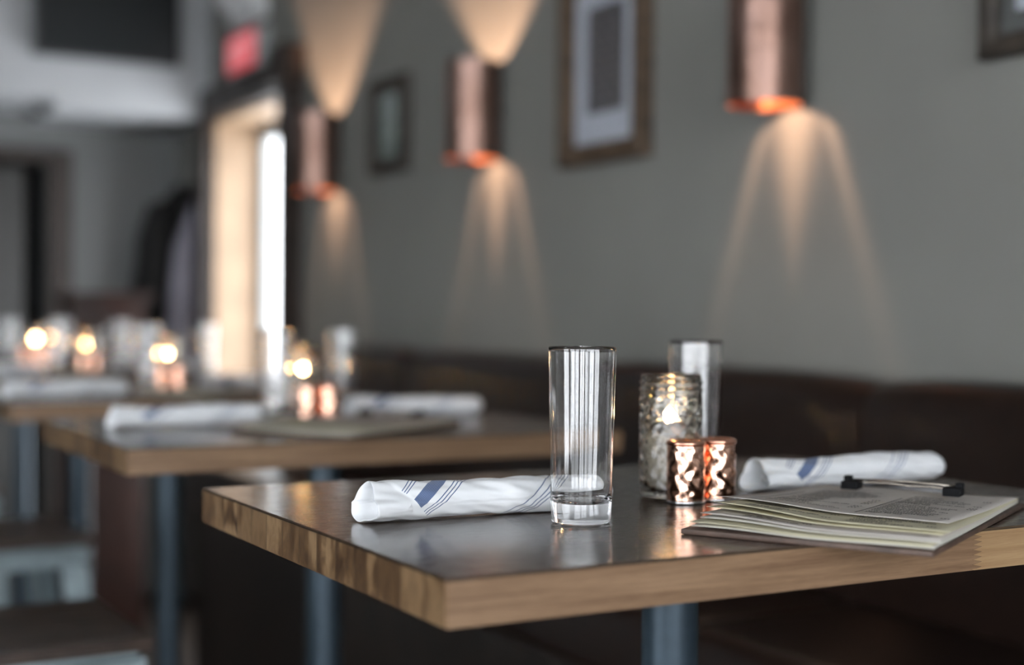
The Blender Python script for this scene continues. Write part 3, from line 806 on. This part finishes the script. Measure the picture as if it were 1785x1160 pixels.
def make_sconce():
    root = thing('wall_lamp', '', 'lamp', group='copper cylinder wall lamps on the grey wall')
    R, H = .070, .252; bm = bmesh.new()
    def fn(a, i, r, z): return r+.0006*math.sin(5*a+z*40), z
    lathe(bm, [(R, 0), (R, .04), (R, .08), (R, .12), (R, .16), (R, .21), (R, H), (R-.002, H), (R-.002, .21), (R-.002, .12), (R-.002, .04), (R-.002, 0)], 64, close=True, fn=fn)
    done('copper_tube', bm, M['sconce'], root, sharp=50)
    bm = bmesh.new(); lathe(bm, [(R-.0028, .001), (R-.0028, .05), (R-.0028, .148), (R-.0033, .148), (R-.0033, .05), (R-.0033, .001)], 64, close=True); done('inner_lining', bm, M['lining'], root, sharp=50)
    bm = bmesh.new(); lathe(bm, [(0, .150), (R-.0035, .150), (R-.0035, .157), (0, .157)], 40); done('lamp_holder', bm, M['base'], root, sharp=40)
    bm = bmesh.new(); lathe(bm, [(0, 0), (.022, 0), (.022, .006), (0, .006)], 24)
    bmesh.ops.rotate(bm, verts=bm.verts[:], cent=(0, 0, 0), matrix=Matrix.Rotation(PI/2, 3, 'Y')); bmesh.ops.translate(bm, verts=bm.verts[:], vec=(.0665, 0, .126))
    box(bm, R-.001, .0725, -.012, .012, .11, .142); done('wall_bracket', bm, M['base'], root)
    return root
SC = [((1.717, 2.10, 1.63), 'nearest copper cylinder wall lamp, above the nearest table, glowing from its lower mouth'),
      ((1.717, 3.28, 1.635), 'middle copper cylinder wall lamp between the two picture frames'),
      ((1.717, 4.38, 1.63), 'farthest copper wall lamp, partly overlapping the door casing')]
sc0 = make_sconce()
roots = []
for k, (p, lb) in enumerate(SC): roots.append(place(sc0 if k == 0 else copy_tree(sc0), p, 0, lb))
for r_ in roots:
    lamp_light('bulb_glow', r_, .045, 68, True)
    lamp_light('bulb_glow', r_, .197, 80, False)

# ------------------------------------------------------------------ framed pictures
def picture(label, y0, y1, z0, z1, stile, depth, framemat, matw, art, kind):
    root = thing('framed_picture', label, 'picture', (WALL_X, (y0+y1)/2, z0))
    hw = (y1-y0)/2; H = z1-z0; bm = bmesh.new()
    # mitred moulding: four prisms
    def ring(off, x): return [(x, -hw+off, off), (x, hw-off, off), (x, hw-off, H-off), (x, -hw+off, H-off)]
    rs = [ring(0, .0004), ring(0, -depth*.75), ring(.006, -depth), ring(stile-.008, -depth*.9), ring(stile, -depth*.6), ring(stile, .0004)]
    vv = [[bm.verts.new(p) for p in r_] for r_ in rs]
    for A, B in zip(vv, vv[1:]+vv[:1]):
        for k in range(4): bm.faces.new((A[k], A[(k+1) % 4], B[(k+1) % 4], B[k]))
    done('frame', bm, framemat, root)
    boxo('mount', -.009, -.004, -hw+stile-.002, hw-stile+.002, stile-.002, H-stile+.002, matw, root)
    a, b = art
    o = boxo('print', -.0105, -.009, -hw+stile+a, hw-stile-a, stile+b, H-stile-b, kind, root)
    boxo('picture_glass', -.0145, -.0125, -hw+stile-.001, hw-stile+.001, stile-.001, H-stile+.001, M['pane'], root)
t = NT('grey_building_photograph'); v = t.obj((1, 1, 1))
s = t.n('ShaderNodeSeparateXYZ'); t.l(v, s.inputs[0])
b1 = t.n('ShaderNodeTexBrick'); cbn = t.n('ShaderNodeCombineXYZ'); t.l(s.outputs[1], cbn.inputs[0]); t.l(s.outputs[2], cbn.inputs[1]); t.l(cbn.outputs[0], b1.inputs['Vector'])
b1.inputs['Scale'].default_value = 12; b1.inputs['Mortar Size'].default_value = .06; b1.inputs['Color1'].default_value = (.022, .024, .03, 1); b1.inputs['Color2'].default_value = (.07, .065, .068, 1); b1.inputs['Mortar'].default_value = (.17, .14, .13, 1)
t.set(Base_Color=t.mix(t.noise(v, 6, 3), b1.outputs[0], (.05, .05, .056)), Roughness=.6); M['photo'] = t.m
t = NT('pale_botanical_print'); v = t.obj(); f = t.noise(v, 22, 3, .5, 1); t.set(Base_Color=t.ramp(f, [(.45, (.30, .36, .32)), (.6, (.10, .15, .13))]), Roughness=.6); M['print2'] = t.m
picture('large picture in a rustic brown frame with white mount, between the two nearer copper lamps', 2.568, 2.925, 1.583, 2.065, .048, .035, M['barn_wood'], M['mat'], (.055, .07), M['photo'])
picture('small dark framed picture with a pale green print, between the middle and farthest lamps', 3.81, 4.06, 1.655, 1.945, .045, .03, M['barn_dark'], plain('pale_green_mount', (.20, .25, .23), .7), (.03, .04), M['print2'])
picture('dark framed picture cut off at the top right corner of the photo', 1.30, 1.632, 1.648, 2.05, .035, .03, M['barn_dark'], plain('grey_mount', (.10, .105, .10), .7), (.03, .035), M['mat'])

# ------------------------------------------------------------------ exit sign and emergency light over the door
ex = thing('exit_sign', 'red EXIT sign box on the wall above the glazed door', 'sign', (WALL_X, 5.20, 2.138))
boxo('housing', -.055, 0, -.165, .165, 0, .155, M['white_plastic'], ex, .006)
face = boxo('sign_face', -.0575, -.0545, -.155, .155, .012, .143, emit('red_lit_face', (.95, .03, .06), .24), ex)
fc = bpy.data.curves.new('exit_letters', 'FONT'); fc.body = 'EXIT'; fc.size = .135; fc.align_x = 'CENTER'; fc.align_y = 'CENTER'; fc.extrude = .001
ft = bpy.data.objects.new('letter_source', fc); COL.objects.link(ft); dg = bpy.context.evaluated_depsgraph_get(); me = bpy.data.meshes.new_from_object(ft.evaluated_get(dg)); bpy.data.objects.remove(ft)
fo = bpy.data.objects.new('exit_letters', me); COL.objects.link(fo); fo.parent = face
fo.matrix_local = Matrix.Translation((-.0585, 0, .0775)) @ Matrix(((0, 0, -1), (-1, 0, 0), (0, 1, 0))).to_4x4()
me.materials.clear(); me.materials.append(emit('white_lit_letters', (1, .55, .58), .30))
em = thing('emergency_light', 'pale twin head emergency light above the exit sign', 'lamp', (WALL_X, 5.20, 2.325))
boxo('housing', -.06, 0, -.15, .15, 0, .10, M['bright_plastic'], em, .01)
for s_ in (-1, 1):
    bm = bmesh.new(); lathe(bm, [(0, 0), (.03, .0), (.045, .03), (.045, .05), (.04, .052), (0, .045)], 24)
    bmesh.ops.rotate(bm, verts=bm.verts[:], cent=(0, 0, 0), matrix=Matrix.Rotation(-PI*.6, 3, 'Y')); bmesh.ops.translate(bm, verts=bm.verts[:], vec=(-.055, s_*.1, .11)); done('lamp_head', bm, M['bright_plastic'], em, sharp=40)

# television high on the soffit
tv = thing('television', 'flat dark screen mounted high on the pale soffit at the far end', 'television', (1.36, 5.75, 2.225))
boxo('casing', -.285, .285, -.05, -.002, 0, .36, M['plastic'], tv, .006)
boxo('screen', -.270, .270, -.052, -.049, .014, .346, M['screen'], tv)

# ------------------------------------------------------------------ coats on hooks, host stand
rk = thing('coat_rack', 'dark wall rail with hooks carrying the coats beside the far corner', 'coat rack', (WALL_X, 6.0, 1.68))
boxo('rail', -.02, 0, -.17, .20, 0, .09, M['dark_wood'], rk, .004)
for yy in (-.12, .0, .12):
    bm = bmesh.new(); tube(bm, [(-.018, yy, .05), (-.06, yy, .035), (-.075, yy, .055)], .005, 8); done('hook', bm, M['base'], rk, True)
def coat(name, label, mat, y, xo, width, depth, ztop, zbot, seed, sleeve=True):
    rg = random.Random(seed); ph = [rg.uniform(0, 6.28) for _ in range(4)]
    root = thing(name, label, 'coat', (WALL_X-.022, y, zbot))
    H = ztop-zbot; bm = bmesh.new(); NV = 40; NZ = 26; rows = []
    for i in range(NZ+1):
        tz = i/NZ; z = H*tz; k = 1-tz
        sh = min(1, (1-tz)/.22)**.55 if tz < 1 else 0.02
        hw = width/2*(.55+.45*k**.6)*max(sh, .05); dp = depth*(.42+.58*k**.7)*max(sh, .08)
        row = []
        for j in range(NV):
            a = 2*PI*j/NV; f_ = 1+.07*k*math.sin(6*a+ph[0])+.05*k*math.sin(11*a+ph[1]+z*3)
            row.append(bm.verts.new((-dp/2-xo+dp/2*math.cos(a)*f_*.98, hw*math.sin(a)*f_, z+(.01*math.sin(4*a+ph[2]) if i == 0 else 0))))
        rows.append(row)
    for A, B in zip(rows, rows[1:]):
        for j in range(NV): bm.faces.new((A[j], A[(j+1) % NV], B[(j+1) % NV], B[j]))
    bm.faces.new(rows[0][::-1]); bm.faces.new(rows[-1])
    done('coat_body', bm, mat, root, True)
    if sleeve:
        for s_ in (-1, 1):
            bm = bmesh.new(); x0 = -depth*.35-xo
            tube(bm, [(x0, s_*width*.25, H*.90), (x0-.03, s_*width*.33, H*.74), (x0-.035, s_*width*.35, H*.5), (x0-.04, s_*width*.35, H*.22)], [.035, .05, .045, .038], 14)
            done('sleeve', bm, mat, root, True)
    return root
coat('black_coat', 'bulky black coat hanging nearest the far corner', M['dark_coat'], 6.07, .0, .235, .29, 1.79, .80, 1)
coat('pale_jacket', 'pale lavender grey jacket hanging in front of the black coats next to the door casing', M['pale_coat'], 5.873, .0, .12, .15, 1.70, .80, 3, False)
hs_ = thing('host_stand', 'reddish brown wooden host stand against the far wall', 'cabinet', (1.27, 5.42, 0))
boxo('body', -.13, .13, -.13, .13, .04, 1.27, M['red_wood'], hs_, .005)
boxo('top', -.15, .15, -.15, .15, 1.27, 1.30, M['red_wood'], hs_, .005)
dr = boxo('door', -.11, .11, -.142, -.130, .08, 1.20, M['red_wood'], hs_, .003)
bm = bmesh.new(); lathe(bm, [(0, 0), (.010, 0), (.012, .012), (0, .016)], 16); bmesh.ops.rotate(bm, verts=bm.verts[:], cent=(0, 0, 0), matrix=Matrix.Rotation(PI/2, 3, 'X')); bmesh.ops.translate(bm, verts=bm.verts[:], vec=(.09, -.142, .8)); done('knob', bm, M['brass'], dr, True)
boxo('plinth', -.12, .12, -.12, .12, 0, .04, M['dark_wood'], hs_)
